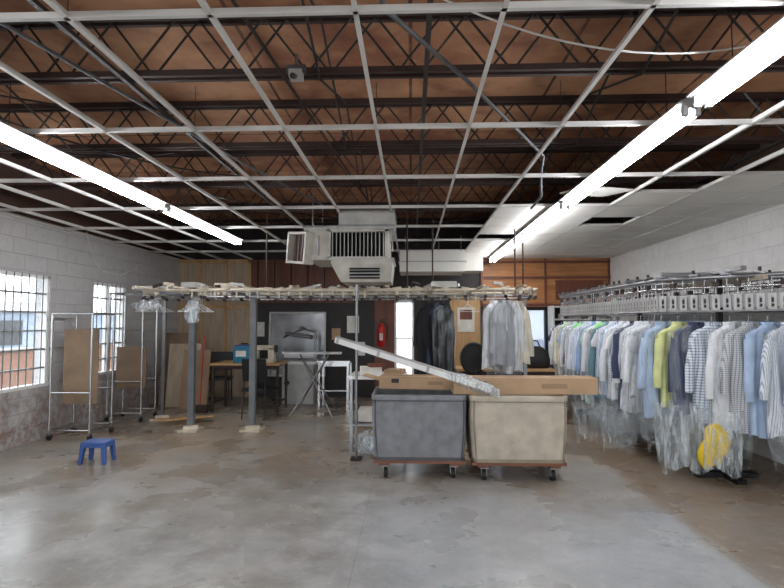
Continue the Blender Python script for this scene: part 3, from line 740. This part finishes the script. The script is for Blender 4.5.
b.bb((x-.3,9.9,0),(x+.3,10.3,.75),m_galv); b.bb((x-.36,9.85,.75),(x+.36,10.35,.8),m_white)
b.loft([[(x-.3+.6*u,10.1+w*math.cos(a),.9+.05*math.sin(a)) for a in[2*math.pi*i/14 for i in range(14)]] for u,w in((0,.06),(.2,.15),(.7,.2),(1,.18))],m_hdwhite,True,True)
b.tube([(x+.25,10.3,.8),(x+.25,10.35,1.35),(x,10.1,1.45)],.025,m_steel)
b.loft([[(x-.28+.5*u,10.1+w*math.cos(a),1.32+.04*math.sin(a)-.06*u) for a in[2*math.pi*i/14 for i in range(14)]] for u,w in((0,.06),(.2,.14),(.7,.19),(1,.16))],m_steel,True,True)
b.cyl((x-.2,9.88,.4),(x-.2,9.85,.4),.05,m_black,12); b.tube([(x+.1,10.1,1.44),(x-.3,9.95,1.25)],.015,m_black)
b.done("garment_press_machine")
table("steel_table",-1.7,-1.1,9.4,9.95,.85,m_chrome,m_chrome,shelf=.3)
b=B()
b.tube([(-2.0,8.6,0),(-1.4,8.9,1.0)],.014,m_steel); b.tube([(-1.3,8.6,0),(-1.9,8.9,1.0)],.014,m_steel); b.tube([(-2.0,9.2,0),(-1.4,8.9,1.0)],.014,m_steel); b.tube([(-1.3,9.2,0),(-1.9,8.9,1.0)],.014,m_steel)
rings=[]
for x,w in((-2.2,.05),(-2.1,.12),(-1.9,.17),(-1.6,.19),(-1.2,.19)):
    rings.append([(x,8.9+w*math.cos(a),1.02+.02*math.sin(a)) for a in[2*math.pi*i/14 for i in range(14)]])
b.loft(rings,m_hdwhite,True,True); b.done("ironing_board")
b=B(); x,y=-.6,10.62
b.lathe((x,y,1.05),[(.05,0),(.075,.02),(.075,.36),(.05,.42),(.025,.45),(.025,.48)],m_red)
b.box((x+.02,y,1.56),(.12,.03,.03),m_black); b.box((x+.03,y,1.6),(.14,.02,.015),m_black,(0,-.2,0)); b.tube([(x+.04,y,1.54),(x+.12,y,1.48),(x+.12,y,1.2)],.012,m_black); b.box((x,y+.1,1.3),(.08,.07,.3),m_steel); b.box((x,y-.076,1.25),(.07,.004,.14),m_paper)
b.done("fire_extinguisher")
table("work_table",.75,2.35,8.6,9.3,.78,m_woodtrim,m_joist,shelf=.3,fill=4)
def bag(x,y,w,h,mat,z=.785):
    b=B(); rings=[rr_ring(x,y,w*s,w*.55*s,.05,z+h*u,4,.02,u*5) for u,s in((0,.9),(.05,1),(.4,1.04),(.75,.9),(.95,.6),(1,.4))]
    b.loft(rings,mat,True,True); b.tube([(x-w*.25,y,z+h*.9),(x-w*.15,y,z+h*1.25),(x+w*.15,y,z+h*1.25),(x+w*.25,y,z+h*.9)],.012,mat)
    b.done("handbag")
bag(1.6,8.85,.3,.3,m_redwood); bag(2.05,8.9,.5,.36,m_black)
b=B()
for i in range(7): b.box((1.0+.06*i,9.05,.9+.01*(i%3)),(.045,.2,.22+.02*(i%3)),[m_paper,m_red,m_teal,m_hdwhite,m_card][i%5])
b.done("folder_stack")
b=B()
for z in(1.1,1.35,1.6,1.85): b.bb((2.8,10.35,z-.015),(4.0,10.76,z+.015),m_white)
for x in(2.8,4.0): b.bb((x-.015,10.35,.8),(x+.015,10.76,1.87),m_white)
for i in range(34):
    z=random.choice([1.115,1.365,1.615]); h=R(.08,.19); x=R(2.88,3.9); b.bb((x,10.37,z),(x+R(.04,.1),10.6,z+h),random.choice([m_paper,m_hdwhite,m_card,m_paper,m_cream]))
b.done("wall_shelf")
b=B()
for (x,z,w,h,m) in((-1.2,1.5,.25,.35,m_paper),(-1.55,1.3,.18,.24,m_card),(-3.15,1.4,.2,.3,m_paper),(.5,1.5,.4,.5,m_paper),(-1.05,1.0,.2,.28,m_hdwhite),(.45,1.0,.3,.2,m_card)):
    b.bb((x-w/2,YB-.012,z-h/2),(x+w/2,YB-.002,z+h/2),m)
b.done("wall_notices")
# ------------------------------------------------------------ world, camera
w=bpy.data.worlds.new("World"); sc.world=w; w.use_nodes=True
bgn=w.node_tree.nodes["Background"]; bgn.inputs[0].default_value=(.88,.94,1,1); bgn.inputs[1].default_value=5.0
cam=bpy.data.cameras.new("cam"); co=bpy.data.objects.new("camera",cam); sc.collection.objects.link(co)
cam.lens=23.97; cam.sensor_width=36; cam.clip_start=.05
co.location=(0,0,1.55); co.rotation_euler=(math.radians(93.07),0,math.radians(2.08)); sc.camera=co
